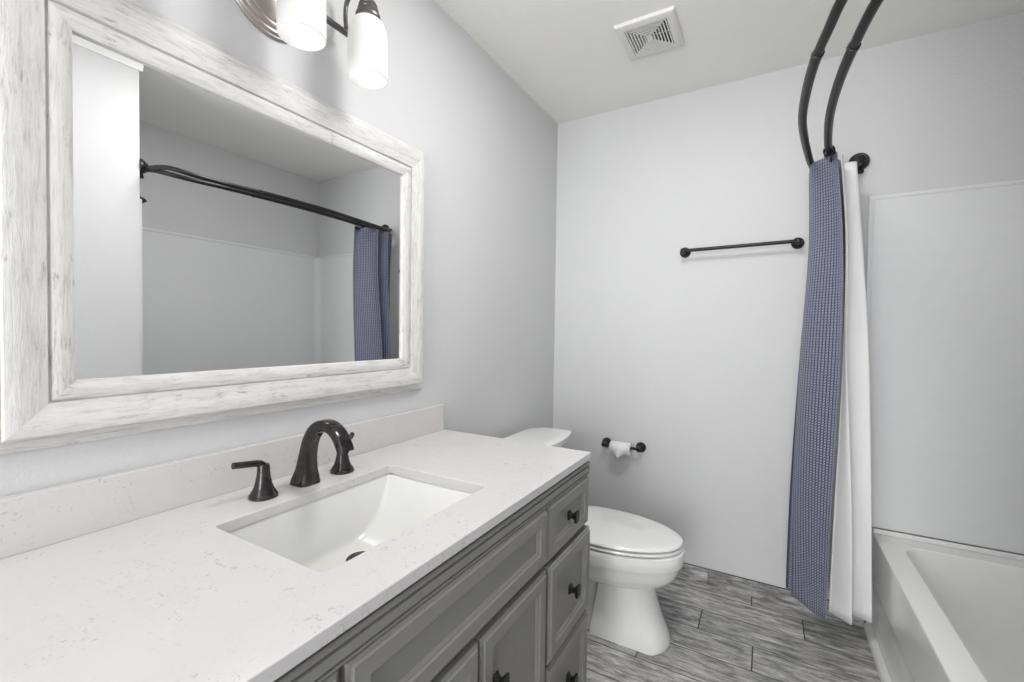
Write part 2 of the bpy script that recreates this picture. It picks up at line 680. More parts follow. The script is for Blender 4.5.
# moulded rail under the counter
prof = [(0.0, 0.8370), (0.002, 0.8370), (0.002, 0.8290), (0.0165, 0.8280), (0.019, 0.8255), (0.019, 0.8195), (0.0165, 0.8175), (0.0130, 0.8165),
        (0.0130, 0.8150), (0.0190, 0.8135), (0.0190, 0.7985), (0.0175, 0.7970), (0.0130, 0.7965), (0.0130, 0.7945), (0.0175, 0.7930), (0.0165, 0.788), (0.0, 0.788)]
bm = bm_new()
loft(bm, [[(XF - 0.004 + a, VY0, z) for a, z in prof], [(XF - 0.004 + a, VY1, z) for a, z in prof]])
obj('moulded_rail', bm, M['cab'], van, angle=25)
FP = [(0, 0), (0, 0.010), (0.002, 0.0130), (0.007, 0.0140), (0.0075, 0.0165), (0.0095, 0.0185), (0.037, 0.0185), (0.0385, 0.0175), (0.0395, 0.0135),
      (0.0425, 0.0130), (0.0460, 0.0095), (0.0475, 0.0080), (0.0480, 0.0080)]


def front(name, y0, y1, z0, z1, dx=0.0, label=None):
    bm = bm_new()
    panel_front(bm, y0, y1, z0, z1, XF - 0.001, [(a, h + (dx if h > 0 else 0)) for a, h in FP])
    return obj(name, bm, M['cab'], van, smooth=False)


def knob(parent, y, z, x):
    bm = bm_new()
    rings = []
    for (dx, hy, hz, r) in ((0, .010, .0125, .002), (.003, .010, .0125, .002), (.007, .0068, .009, .002), (.012, .0048, .006, .0015),
                            (.017, .0065, .009, .002), (.022, .0115, .0155, .002), (.027, .0125, .0165, .002), (.0285, .0115, .0155, .002)):
        rings.append([(x + dx, y + a, z + b) for a, b in rrect(hy, hz, r, 2)])
    loft(bm, rings)
    return obj('knob', bm, M['black'], parent, angle=30)


PX = XF - 0.001 + 0.008
for (y0, y1) in ((1.038, VY1), (VY0, 0.390)):
    for (z0, z1, dx) in ((0.634, 0.785, -0.002), (0.366, 0.622, 0.005), (0.108, 0.352, 0.002)):
        d = front('drawer', y0, y1, z0, z1, dx)
        knob(d, (y0 + y1) / 2 + (0.006 if y0 > 1 else 0), (z0 + z1) / 2 - 0.004, PX + dx)
front('false_front', 0.401, 1.026, 0.640, 0.785, 0.0)
for (y0, y1, ky) in ((0.727, 1.026, 0.775), (0.401, 0.718, 0.67)):
    d = front('door', y0, y1, 0.108, 0.622, 0.001)
    knob(d, ky, 0.512, PX + 0.011)

# countertop with a real sink cut-out, and its backsplash
CT0, CT1 = 0.838, 0.859
SX0, SX1, SY0, SY1 = 0.176, 0.495, 0.443, 0.901
top = thing('countertop', 'white quartz countertop with grey flecks and a low backsplash on the vanity', 'countertop', (0.30, 0.71, CT0))
bm = bm_new()


def ringpts(x0, x1, y0, y1, z, r, n=5):
    cx, cy = (x0 + x1) / 2, (y0 + y1) / 2
    return [(cx + a, cy + b, z) for a, b in rrect((x1 - x0) / 2, (y1 - y0) / 2, r, n)]


XO0, XO1, YO0, YO1 = 0.001, 0.607, 0.085, 1.334
e = 0.002
rings = [ringpts(SX0, SX1, SY0, SY1, CT0, 0.012), ringpts(SX0, SX1, SY0, SY1, CT1 - e, 0.012),
         ringpts(SX0 - e * .3, SX1 + e * .3, SY0 - e * .3, SY1 + e * .3, CT1 - e * .3, 0.012),
         ringpts(SX0 - e, SX1 + e, SY0 - e, SY1 + e, CT1, 0.013),
         ringpts(XO0, XO1 - e, YO0 + e, YO1 - e, CT1, 0.003), ringpts(XO0, XO1 - e * .3, YO0 + e * .3, YO1 - e * .3, CT1 - e * .3, 0.003),
         ringpts(XO0, XO1, YO0, YO1, CT1 - e, 0.003), ringpts(XO0, XO1, YO0, YO1, CT0, 0.003)]
loft(bm, rings + [rings[0]], False, False)
bmesh.ops.remove_doubles(bm, verts=bm.verts[:], dist=1e-6)
obj('worktop', bm, M['quartz'], top, smooth=False)
bm = bm_new(); box(bm, (0.001, YO0, CT1), (0.021, YO1 - 0.006, 0.955))
obj('backsplash', bm, M['splash'], top, smooth=False, bevel=0.0015)

# undermount sink: steep long walls, swept ends
sink = thing('bathroom_sink', 'white undermount ceramic sink with sweeping curved ends in the counter', 'sink', (0.337, 0.671, 0.68))


def swept(y):
    # depth of the basin along its length, from measured points of the far end
    t = abs(y - 0.672) / 0.229
    t = min(1.0, t)
    if t < 0.25:
        return 0.7005 + 0.002 * t
    s = (t - 0.25) / 0.75
    return 0.701 + 0.150 * (0.45 * s * s + 0.55 * s ** 3.2)


NY = 40
bm = bm_new()


def basin_section(i, grow):
    y = SY0 - 0.004 + (SY1 - SY0 + 0.008) * i / NY
    zt = CT0 - 0.0012
    zf = min(swept(y), zt - 0.003) - grow
    hx0, hx1 = SX0 - 0.004 - grow, SX1 + 0.004 + grow
    inset = 0.022 * min(1, (zt - zf - grow) / 0.1)
    xa, xb = hx0 + inset, hx1 - inset
    rr = min(0.016, (zt - zf) * 0.8)
    if grow:
        y = min(max(y, SY0 - 0.004 - (grow if i == 0 else 0)), SY1 + 0.004 + (grow if i == NY else 0))
        if i == 0:
            y = SY0 - 0.004 - grow
        if i == NY:
            y = SY1 + 0.004 + grow
    sec = [(hx0, y, zt)]
    for kk in range(6):
        a = kk / 5 * PI / 2
        sec.append((xa + rr - rr * math.cos(a), y, zf + rr - rr * math.sin(a)))
    for kk in range(1, 6):
        sec.append((xa + rr + (xb - xa - 2 * rr) * kk / 6, y, zf - 0.003 * math.sin(PI * kk / 6)))
    for kk in range(6):
        a = kk / 5 * PI / 2
        sec.append((xb - rr + rr * math.sin(a), y, zf + rr - rr * math.cos(a)))
    sec.append((hx1, y, zt))
    return sec


layers = []
for grow in (0.0, 0.008):
    rows = [[bm.verts.new(c) for c in basin_section(i, grow)] for i in range(NY + 1)]
    for ra, rb in zip(rows, rows[1:]):
        for k in range(len(ra) - 1):
            bm.faces.new((ra[k], ra[k + 1], rb[k + 1], rb[k]))
    bm.faces.new(rows[0])
    bm.faces.new(rows[-1][::-1])
    layers.append(rows)
ri, ro = layers
for i in range(NY):
    bm.faces.new((ri[i][0], ri[i + 1][0], ro[i + 1][0], ro[i][0]))
    bm.faces.new((ri[i][-1], ro[i][-1], ro[i + 1][-1], ri[i + 1][-1]))
bm.faces.new((ri[0][0], ro[0][0], ro[0][-1], ri[0][-1]))
bm.faces.new((ri[-1][0], ri[-1][-1], ro[-1][-1], ro[-1][0]))
obj('basin', bm, M['basin'], sink, angle=50)
bm = bm_new()
lathe(bm, [(0.0315, 0.0), (0.0315, 0.003), (0.028, 0.0045), (0.021, 0.003), (0.0205, 0.001)], (0.266, 0.716, 0.6985), segs=36)
dr = obj('drain', bm, M['bronze'], sink)
bm = bm_new()
lathe(bm, [(0.017, 0.004), (0.0185, 0.006), (0.017, 0.0085), (0.008, 0.010), (0.001, 0.0102)], (0.266, 0.716, 0.6985), segs=36)
obj('stopper', bm, M['bronze'], dr)

# faucet: spout and two lever handles
fau = thing('faucet', 'oil-rubbed bronze two-handle faucet with arched spout behind the sink', 'faucet', (0.112, 0.683, CT1))


def spout():
    path = spline([(0.108, 0, CT1), (0.110, 0, CT1 + 0.010), (0.114, 0, CT1 + 0.035), (0.119, 0, CT1 + 0.07), (0.130, 0, CT1 + 0.108), (0.150, 0, CT1 + 0.136),
                   (0.178, 0, CT1 + 0.150), (0.207, 0, CT1 + 0.148), (0.232, 0, CT1 + 0.133), (0.248, 0, CT1 + 0.111), (0.254, 0, CT1 + 0.097)], 5)
    hw = spline([(0.029, 0.030, 0), (0.0275, 0.028, 0), (0.0215, 0.022, 0), (0.018, 0.0178, 0), (0.0165, 0.0155, 0), (0.0165, 0.0142, 0),
                 (0.0168, 0.0132, 0), (0.0172, 0.0126, 0), (0.0178, 0.0122, 0), (0.0184, 0.0118, 0), (0.0186, 0.0115, 0)], 5)
    bm = bm_new()
    rings = []
    for i, p in enumerate(path):
        t = (path[min(i + 1, len(path) - 1)] - path[max(i - 1, 0)]).normalized()
        if i < 4:
            t = Vector((0, 0, 1))
        n = Vector((0, 1, 0)).cross(t).normalized()
        w, d = hw[i].x, hw[i].y
        rings.append([(p.x + n.x * b, 0.683 + a, p.z + n.z * b) for a, b in rrect(w, d, min(w, d) * 0.55, 3)])
    loft(bm, rings)
    s = obj('spout', bm, M['bronze'], fau, angle=28)
    bm = bm_new()
    q = path[-1]
    lathe(bm, [(0.0080, 0.003), (0.0080, -0.0008), (0.006, -0.0008)], (q.x - 0.001, 0.683, q.z), segs=20)
    obj('aerator', bm, M['black'], s)


CT1 += 0.0006
spout()
for y, sgn in ((0.577, -1), (0.789, 1)):
    bm = bm_new()
    rings = []
    for h, r in ((0, .0275), (.006, .0275), (.0075, .0262), (.010, .0252), (.018, .0205), (.030, .0165), (.045, .0135), (.058, .0122), (.068, .0118), (.074, .0105)):
        rings.append([(0.112 + a, y + b, CT1 + h) for a, b in rrect(r, r, r * 0.8, 5)])
    loft(bm, rings)
    hd = obj('handle', bm, M['bronze'], fau, angle=30)
    bm = bm_new()
    path = spline([(0.112, y, CT1 + 0.060), (0.1115, y + sgn * 0.002, CT1 + 0.070), (0.111, y + sgn * 0.012, CT1 + 0.0775), (0.110 if sgn < 0 else 0.100, y + sgn * 0.034, CT1 + 0.081),
                   (0.109 if sgn < 0 else 0.088, y + sgn * (0.064 if sgn < 0 else 0.052), CT1 + 0.085)], 5)
    n = len(path)
    tube(bm, path, [0.0112 - 0.004 * min(1, i / (n * 0.55)) for i in range(n)], 16)
    obj('lever', bm, M['bronze'], hd)

CT1 -= 0.0006

# ------------------------------------------------------------------ framed mirror
mir = thing('wall_mirror', 'large mirror in a whitewashed wooden frame on the wall above the vanity', 'mirror', (0.0, 0.70, 1.05))
MY0, MY1, MZ0, MZ1 = 0.178, 1.219, 1.025, 1.867
MP = [(0.0, 0.001), (0.0, 0.007), (0.003, 0.010), (0.0225, 0.0135), (0.0235, 0.014), (0.0245, 0.029), (0.0270, 0.0325), (0.034, 0.034), (0.050, 0.0315), (0.073, 0.0275), (0.0785, 0.0265),
      (0.0805, 0.021), (0.082, 0.0205), (0.084, 0.0245), (0.089, 0.026), (0.101, 0.0245), (0.110, 0.022), (0.1145, 0.0195), (0.116, 0.013), (0.116, 0.004)]


def frame_side(side):
    bm = bm_new()
    a, b = [], []
    for ins, x in MP:
        if side == 'bottom':
            a.append((x, MY0 + ins, MZ0 + ins)); b.append((x, MY1 - ins, MZ0 + ins))
        elif side == 'top':
            a.append((x, MY0 + ins, MZ1 - ins)); b.append((x, MY1 - ins, MZ1 - ins))
        elif side == 'left':
            a.append((x, MY0 + ins, MZ0 + ins)); b.append((x, MY0 + ins, MZ1 - ins))
        else:
            a.append((x, MY1 - ins, MZ0 + ins)); b.append((x, MY1 - ins, MZ1 - ins))
    loft(bm, [a, b])
    # the cut edge behind the front moulding shows bare tan wood
    for f in bm.faces:
        xs = sorted(v.co.x for v in f.verts)
        if len(f.verts) == 4 and xs[-1] <= 0.0291 and xs[0] >= 0.0139 and xs[-1] - xs[0] > 0.012:
            f.material_index = 1
    return bm


for s in ('bottom', 'top'):
    obj('frame_rail', frame_side(s), [M['washY'], M['edge']], mir, angle=24)
for s in ('left', 'right'):
    obj('frame_stile', frame_side(s), [M['washZ'], M['edge']], mir, angle=24)
bm = bm_new(); box(bm, (0.002, MY0 + 0.09, MZ0 + 0.09), (0.0125, MY1 - 0.09, MZ1 - 0.09))
obj('mirror_glass', bm, M['mirror'], mir, smooth=False)

# ------------------------------------------------------------------ vanity light
vl = thing('vanity_light', 'grey metal vanity light with frosted glass shades above the framed mirror', 'light fixture', (0.0, 0.655, 1.95))
LZ, LX, PY = 2.062, 0.130, 0.656
bm = bm_new()
lathe(bm, [(r_ * 0.955, h_) for r_, h_ in [(0.112, 0.001), (0.113, 0.005), (0.110, 0.009), (0.107, 0.0095), (0.105, 0.013), (0.101, 0.0155), (0.096, 0.0155), (0.094, 0.019), (0.088, 0.0215),
           (0.082, 0.0215), (0.079, 0.025), (0.060, 0.030), (0.030, 0.034), (0.022, 0.036), (0.018, 0.046), (0.001, 0.047)]], (0, PY, LZ), 'x', 56)
obj('backplate', bm, M['plate'], vl, angle=25)
bm = bm_new()
tube(bm, [(0.045, PY - 0.205, LZ), (0.045, PY + 0.205, LZ)], 0.0085, 16)
obj('bar', bm, M['fixture'], vl)
for dy in (0.195, 0.0, -0.195):
    y = PY + dy
    bm = bm_new()
    tube(bm, spline([(0.045, y, LZ), (0.040, y, LZ + 0.05), (0.046, y, LZ + 0.085), (0.075, y, LZ + 0.108), (0.108, y, LZ + 0.100), (0.126, y, LZ + 0.080), (LX, y, LZ + 0.055)], 6), 0.006, 12)
    arm = obj('arm', bm, M['fixture'], vl)
    bm = bm_new()
    z = LZ + 0.012
    lathe(bm, [(0.009, 0.052), (0.014, 0.049), (0.0195, 0.043), (0.0235, 0.036), (0.0245, 0.034), (0.0235, 0.031), (0.0245, 0.028), (0.0265, 0.025), (0.0275, 0.022), (0.0265, 0.019), (0.028, 0.015), (0.0310, 0.011), (0.0325, 0.0065), (0.032, 0.0)], (LX, y, z), 'z', 32)
    obj('socket_cap', bm, M['fixture'], arm, angle=30)
    bm = bm_new()
    z0 = LZ - 0.149
    outer = [(0.0515, 0.0), (0.0525, 0.0015), (0.0525, 0.004), (0.0525, 0.03), (0.0520, 0.08), (0.0512, 0.112), (0.0490, 0.128), (0.0440, 0.142), (0.0365, 0.152), (0.027, 0.158)]
    inner = [(0.024, 0.155), (0.0345, 0.148), (0.0415, 0.138), (0.046, 0.126), (0.0482, 0.110), (0.049, 0.08), (0.0495, 0.03), (0.0495, 0.002), (0.0505, 0.0)]
    lathe(bm, outer + inner + [outer[0]], (LX, y, z0), 'z', 40, False, False)
    bmesh.ops.remove_doubles(bm, verts=bm.verts[:], dist=1e-6)
    sh = obj('shade', bm, M['shade'], arm, angle=60)
    bm = bm_new()
    lathe(bm, [(0.001, 0.0), (0.010, 0.002), (0.0175, 0.010), (0.020, 0.020), (0.0185, 0.032), (0.0135, 0.048), (0.012, 0.075), (0.001, 0.076)], (LX, y, z0 + 0.085), 'z', 24)
    obj('bulb', bm, M['bulb'], sh)
    lamp('bulb_light', 'POINT', (LX, y, z0 + 0.045), BULB, 0.035, color=(1.0, 0.975, 0.95))

# ------------------------------------------------------------------ exhaust vent on the ceiling
vent = thing('exhaust_vent', 'square off-white exhaust fan grille on the ceiling', 'vent', (0.643, 1.842, H))
VX0, VX1, VYa, VYb = 0.530, 0.757, 1.720, 1.962
bm = bm_new()


def vr(ins, z):
    return [(VX0 + ins, VYa + ins, z), (VX1 - ins, VYa + ins, z), (VX1 - ins, VYb - ins, z), (VX0 + ins, VYb - ins, z)]


rr_ = [vr(0, H - 0.0005), vr(0, H - 0.006), vr(0.003, H - 0.012), vr(0.010, H - 0.0155), vr(0.030, H - 0.0175), vr(0.0335, H - 0.0165), vr(0.0335, H - 0.004), vr(0.02, H - 0.0005)]
loft(bm, rr_ + [rr_[0]], False, False)
bmesh.ops.remove_doubles(bm, verts=bm.verts[:], dist=1e-6)
obj('cover_frame', bm, M['vent'], vent, angle=25)
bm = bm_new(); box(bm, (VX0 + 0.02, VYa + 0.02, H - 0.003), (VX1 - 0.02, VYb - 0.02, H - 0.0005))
obj('duct_shade_plate', bm, M['ventdark'], vent, smooth=False)  # near-black plate, the shade behind the louvres put into its colour
bm = bm_new()
ins = 0.0360
for k in range(6):
    a, b_ = vr(ins, H - 0.0165), vr(ins + 0.0050, H - 0.0165)
    c, d_ = vr(ins + 0.0068, H - 0.008), vr(ins + 0.0018, H - 0.008)
    loft(bm, [a, b_, c, d_, a], False, False)
    ins += 0.0114
box(bm, (VX0 + ins - 0.002, VYa + ins - 0.002, H - 0.0165), (VX1 - ins + 0.002, VYb - ins + 0.002, H - 0.005))
# cross ribs that carry the louvres
for (p, q) in (((VX0 + 0.0335, (VYa + VYb) / 2 - 0.0015), (VX1 - 0.0335, (VYa + VYb) / 2 + 0.0015)), (((VX0 + VX1) / 2 - 0.0015, VYa + 0.0335), ((VX0 + VX1) / 2 + 0.0015, VYb - 0.0335))):
    box(bm, (p[0], p[1], H - 0.0075), (q[0], q[1], H - 0.0035))
bmesh.ops.remove_doubles(bm, verts=bm.verts[:], dist=1e-6)
obj('louvre_grille', bm, M['vent'], vent, smooth=False)

# ------------------------------------------------------------------ towel bar
tb = thing('towel_bar', 'black metal towel bar on the far wall beside the curtain', 'towel bar', (0.95, D, 1.645))


def rosette(parent, name, x, z, r, depth, mat, extra=None):
    bm = bm_new()
    pr = [(r, 0.0005), (r, 0.004), (r * 0.93, 0.007), (r * 0.86, 0.0075), (r * 0.80, 0.011), (r * 0.55, 0.0165), (r * 0.40, 0.022), (r * 0.36, depth * 0.6), (r * 0.40, depth - 0.018),
          (r * 0.52, depth - 0.012), (r * 0.54, depth), (r * 0.50, depth + 0.009), (r * 0.30, depth + 0.0135), (0.0005, depth + 0.0145)]
    lathe(bm, [(a, -h) for a, h in pr], (x, D, z), 'y', 32)
    return obj(name, bm, mat, parent, angle=30)


for x in (0.713, 1.188):
    rosette(tb, 'post', x, 1.643 + (x - 0.713) * 0.012, 0.0255, 0.058, M['black'])
bm = bm_new(); tube(bm, [(0.713, D - 0.058, 1.643), (1.188, D - 0.058, 1.649)], 0.0082, 16)
obj('bar', bm, M['black'], tb)

# ------------------------------------------------------------------ toilet paper
tp = thing('paper_holder', 'black two-post toilet paper holder on the far wall', 'toilet paper holder', (0.415, D, 0.63))
for x in (0.328, 0.513):
    rosette(tp, 'post', x, 0.632, 0.0265, 0.050, M['black'])
bm = bm_new(); tube(bm, [(0.328, D - 0.052, 0.632), (0.513, D - 0.052, 0.632)], 0.0075, 16)
obj('roller', bm, M['black'], tp)
bm = bm_new()
RY, RZ, RX0, RX1 = D - 0.052, 0.632 - 0.008, 0.366, 0.472
ring = [(0.032, RX0), (0.0335, RX0 + 0.001), (0.0335, RX1 - 0.001), (0.032, RX1), (0.0165, RX1), (0.0165, RX0)]
lathe(bm, [(r, x) for r, x in ring] + [(ring[0])], (0, RY, RZ), 'x', 40, False, False)
bmesh.ops.remove_doubles(bm, verts=bm.verts[:], dist=1e-6)
roll = obj('toilet_paper_roll', bm, M['paper'], angle=40)
tag(roll, 'small white toilet paper roll with folded point on the black holder', 'toilet paper')
def lerp_(a, b, t):
    return a + (b - a) * t


# folded loose end: a triangle hanging in front of the roll
bm = bm_new()
g = []
RR = 0.0346
cxm = RX0 + 0.047
for j in range(13):
    t = j / 12
    if t < 0.5:
        a = math.radians(60 * (1 - t / 0.5))
        yy, z = RY - RR * math.cos(a), RZ + RR * math.sin(a)
    else:
        yy, z = RY - RR, RZ - (t - 0.5) / 0.5 * 0.046
    k = 0.0 if z > RZ else (RZ - z) / 0.046
    xa, xb = lerp_(RX0, cxm - 0.001, k), lerp_(RX1, cxm + 0.001, k)
    g.append([(xa, yy, z), ((xa + xb) / 2, yy - 0.0006, z), (xb, yy, z)])
loft(bm, g, False, False, closed=False)
o = obj('folded_sheet', bm, M['paper'], roll)
md = o.modifiers.new('sheet', 'SOLIDIFY'); md.thickness = 0.0012; md.offset = 0

# ------------------------------------------------------------------ toilet
TY = 1.800
toi = thing('toilet', 'white two-piece elongated toilet with closed lid between vanity and far wall', 'toilet', (0.42, TY, 0))


def egg(x0, x1, hw, n=48, front=1.0, back=0.55):
    """elongated bowl outline from x0 (back) to x1 (front)"""
    out = []
    xm = x0 + (x1 - x0) * 0.42
    for k in range(n):
        a = 2 * PI * k / n
        c, s = math.cos(a), math.sin(a)
        if c >= 0:
            out.append((xm + (x1 - xm) * c, TY + hw * s))
        else:
            e_ = 0.72
            out.append((xm + (xm - x0) * -1 * abs(c) ** e_, TY + hw * math.copysign(abs(s) ** 0.85, s)))
    return out


def eggz(x0, x1, hw, z, n=48):
    return [(x, y, z) for x, y in egg(x0, x1, hw, n)]


# bowl: rim, belt line, round belly
bm = bm_new()
rs = [(0.225, 0.775, 0.168, 0.3830), (0.215, 0.791, 0.179, 0.3815), (0.212, 0.797, 0.183, 0.377), (0.212, 0.799, 0.185, 0.360), (0.213, 0.797, 0.184, 0.333), (0.214, 0.793, 0.181, 0.323), (0.216, 0.785, 0.176, 0.3205),
      (0.217, 0.782, 0.174, 0.316), (0.220, 0.779, 0.172, 0.300), (0.225, 0.770, 0.166, 0.275), (0.235, 0.753, 0.154, 0.252), (0.25, 0.725, 0.135, 0.235), (0.28, 0.690, 0.11, 0.225), (0.34, 0.60, 0.06, 0.222)]
loft(bm, [eggz(*r) for r in rs])
obj('bowl', bm, M['ceramic'], toi, angle=35)
# pedestal: straight sided, flaring to the floor at the front
bm = bm_new()
rings = []
for z, x0, x1, hwb, hwf in ((0.0, 0.455, 0.752, 0.110, 0.106), (0.012, 0.455, 0.752, 0.110, 0.106), (0.05, 0.46, 0.738, 0.108, 0.100), (0.10, 0.468, 0.716, 0.104, 0.094), (0.15, 0.476, 0.700, 0.101, 0.089), (0.20, 0.484, 0.688, 0.098, 0.086), (0.26, 0.492, 0.682, 0.097, 0.085), (0.29, 0.495, 0.68, 0.097, 0.085)):
    pts = [(x0, -hwb), (x0 + 0.04, -hwb)]
    # front: sharp-ish near corner then a shallow bowed face
    r = 0.016
    pts += [(x1 - 0.060, -hwf - 0.003), (x1 - 0.046, -hwf + 0.003)]
    for k in range(1, 12):
        t = k / 12
        yy = -hwf + 0.006 + (2 * hwf - 0.012) * t
        pts.append((x1 - 0.040 + 0.040 * math.sin(PI * t) ** 0.8, yy))
    pts += [(x1 - 0.046, hwf - 0.003), (x1 - 0.060, hwf + 0.003)]
    pts += [(x0 + 0.04, hwb), (x0, hwb)]
    rings.append([(x, TY + y, z) for x, y in pts])
loft(bm, rings)
obj('pedestal', bm, M['ceramic'], toi, angle=40)
# trapway bulge and rear foot behind the pedestal
bm = bm_new()
loft(bm, [[(0.32 + a, TY + b, z) for a, b in rrect(0.165, hw, 0.04, 4)] for z, hw in ((0, 0.085), (0.02, 0.085), (0.06, 0.078), (0.14, 0.07), (0.22, 0.072), (0.30, 0.09), (0.34, 0.11))])
obj('trapway', bm, M['ceramic'], toi, angle=50)
# tank shelf of the bowl
bm = bm_new()
loft(bm, [[(0.16 + a, TY + b, z) for a, b in rrect(hx, hy, 0.05, 5)] for z, hx, hy in ((0.30, 0.09, 0.10), (0.34, 0.115, 0.14), (0.375, 0.125, 0.16), (0.385, 0.122, 0.157))])
obj('tank_shelf', bm, M['ceramic'], toi, angle=40)
# seat and cover
bm = bm_new()
loft(bm, [eggz(0.268, 0.782, 0.174, 0.3865), eggz(0.262, 0.790, 0.1815, 0.3890), eggz(0.260, 0.792, 0.183, 0.3925), eggz(0.262, 0.790, 0.181, 0.3985), eggz(0.270, 0.780, 0.172, 0.4005)])
seat = obj('seat', bm, M['ceramic'], toi, angle=40)
bm = bm_new()
loft(bm, [eggz(0.264, 0.782, 0.174, 0.4040), eggz(0.256, 0.790, 0.182, 0.4065), eggz(0.254, 0.792, 0.184, 0.4100), eggz(0.256, 0.790, 0.182, 0.4150), eggz(0.262, 0.783, 0.176, 0.4185), eggz(0.278, 0.765, 0.162, 0.4205), eggz(0.33, 0.68, 0.10, 0.4225), eggz(0.40, 0.55, 0.04, 0.423)])
obj('lid', bm, M['ceramic'], toi, angle=40)
for s in (-1, 1):
    bm = bm_new()
    tube(bm, [(0.245, TY + s * 0.05, 0.397), (0.245, TY + s * 0.105, 0.397)], 0.011, 12)
    obj('hinge', bm, M['ceramic'], seat)


def tank_outline(hw, xf, bow, x0=0.018):
    pts = [(x0, -hw), (x0, hw)]
    out = [(x0 , TY - hw + 0.01), (x0 + 0.008, TY - hw)]
    out = []
    n = 20
    # back edge, far side, bowed front, near side
    for dx, dy in ((0, 0.085), (0.012, 0.055), (0.035, 0.026), (0.065, 0.010), (0.10, 0.002)):
        out.append((x0 + dx, TY + hw - dy))
    for k in range(n + 1):
        t = k / n
        s = 1 - 2 * t
        out.append((xf - bow * abs(s) ** 2.2, TY + s * (hw + (0.0 if 0 < k < n else -0.004))))
    for dx, dy in ((0.10, 0.002), (0.065, 0.010), (0.035, 0.026), (0.012, 0.055), (0, 0.085)):
        out.append((x0 + dx, TY - hw + dy))
    return out


bm = bm_new()
loft(bm, [[(x, y, z) for x, y in tank_outline(hw, xf, bw)] for z, hw, xf, bw in ((0.386, 0.175, 0.205, 0.03), (0.41, 0.19, 0.215, 0.035), (0.60, 0.207, 0.232, 0.042), (0.715, 0.213, 0.240, 0.045))])
obj('tank', bm, M['ceramic'], toi, angle=40)
bm = bm_new()
loft(bm, [[(x, y, z) for x, y in tank_outline(hw, xf, bw, 0.034)] for z, hw, xf, bw in ((0.7155, 0.224, 0.252, 0.036), (0.719, 0.229, 0.259, 0.038), (0.742, 0.231, 0.262, 0.038), (0.747, 0.228, 0.258, 0.037), (0.7495, 0.221, 0.250, 0.034), (0.751, 0.19, 0.215, 0.03))])
obj('tank_lid', bm, M['ceramic'], toi, angle=40)
bm = bm_new()
lathe(bm, [(0.014, 0.0), (0.014, 0.006), (0.009, 0.010), (0.0075, 0.018), (0.001, 0.019)], (0.2, TY - 0.15, 0.665), 'x', 20)
tube(bm, [(0.213, TY - 0.15, 0.665), (0.222, TY - 0.12, 0.664), (0.226, TY - 0.075, 0.661)], [0.006, 0.0055, 0.007], 12)
bmesh.ops.translate(bm, vec=(0.022, 0, 0), verts=bm.verts[:])
obj('flush_lever', bm, M['chrome'], toi)
toi.location = (0.42 + 0.020, TY + 0.030, 0)

# ------------------------------------------------------------------ bathtub and surround
tub = thing('bathtub', 'white alcove bathtub with a straight apron along the far right', 'bathtub', (1.84, 1.64, 0))
TX0, TX1, TYa, TYb, RIM = 1.482, XR - 0.003, YP + 0.003, D - 0.003, 0.412
bm = bm_new()


def tring(x0, x1, y0, y1, z, r):
    return ringpts(x0, x1, y0, y1, z, r, 6)


er = 0.006
rings = [tring(TX0 + 0.002, TX1, TYa, TYb, RIM - 0.03, 0.012), tring(TX0, TX1, TYa, TYb, RIM - er, 0.012), tring(TX0 + er * .3, TX1, TYa, TYb, RIM - er * .3, 0.012), tring(TX0 + er, TX1, TYa, TYb, RIM, 0.012),
         tring(TX0 + 0.074, TX1 - 0.065, TYa + 0.11, TYb - 0.085, RIM, 0.06), tring(TX0 + 0.080, TX1 - 0.07, TYa + 0.116, TYb - 0.09, RIM - 0.004, 0.06), tring(TX0 + 0.084, TX1 - 0.074, TYa + 0.12, TYb - 0.094, RIM - 0.015, 0.06),
         tring(TX0 + 0.10, TX1 - 0.09, TYa + 0.16, TYb - 0.115, RIM - 0.15, 0.11), tring(TX0 + 0.12, TX1 - 0.11, TYa + 0.22, TYb - 0.14, RIM - 0.27, 0.10), tring(TX0 + 0.15, TX1 - 0.14, TYa + 0.29, TYb - 0.18, RIM - 0.315, 0.09),
         tring(TX0 + 0.22, TX1 - 0.21, TYa + 0.40, TYb - 0.28, RIM - 0.325, 0.06)]
loft(bm, rings, False, True)
obj('tub_shell', bm, M['acrylic'], tub, angle=30)
bm = bm_new()
# apron with a shallow recessed lower panel
AP = [(1.4823, RIM - 0.004), (1.4830, 0.22), (1.4850, 0.205), (1.4890, 0.196), (1.4890, 0.05), (1.4850, 0.04), (1.4840, 0.0), (1.53, 0.0), (1.53, RIM - 0.012)]
loft(bm, [[(x, TYa, z) for x, z in AP], [(x, TYb, z) for x, z in AP]])
obj('apron', bm, M['acrylic'], tub, angle=40)
bm = bm_new()
lathe(bm, [(0.034, 0.0), (0.034, 0.004), (0.026, 0.006), (0.001, 0.0055)], (1.84, TYa + 0.42, RIM - 0.325), 'z', 28)
obj('tub_drain', bm, M['chrome'], tub)

sur = thing('shower_surround', 'glossy white three-panel wall surround above the bathtub', 'shower surround', (1.84, 1.64, 0.42))
SZ0, SZ1 = RIM + 0.024, 1.822


def far_panel(ybase, sgn, name, x0, x1):
    bm = bm_new()
    rings = []
    for ins, h in ((0, 0.0), (0, 0.010), (0.002, 0.0125), (0.005, 0.0135), (0.012, 0.0135), (0.015, 0.0125), (0.019, 0.009), (0.024, 0.0085)):
        rings.append([(x0 + ins, ybase + sgn * h, SZ0), (x1, ybase + sgn * h, SZ0), (x1, ybase + sgn * h, SZ1 - ins), (x0 + ins, ybase + sgn * h, SZ1 - ins)])
    loft(bm, rings)
    return obj(name, bm, M['surround'], sur, angle=25)


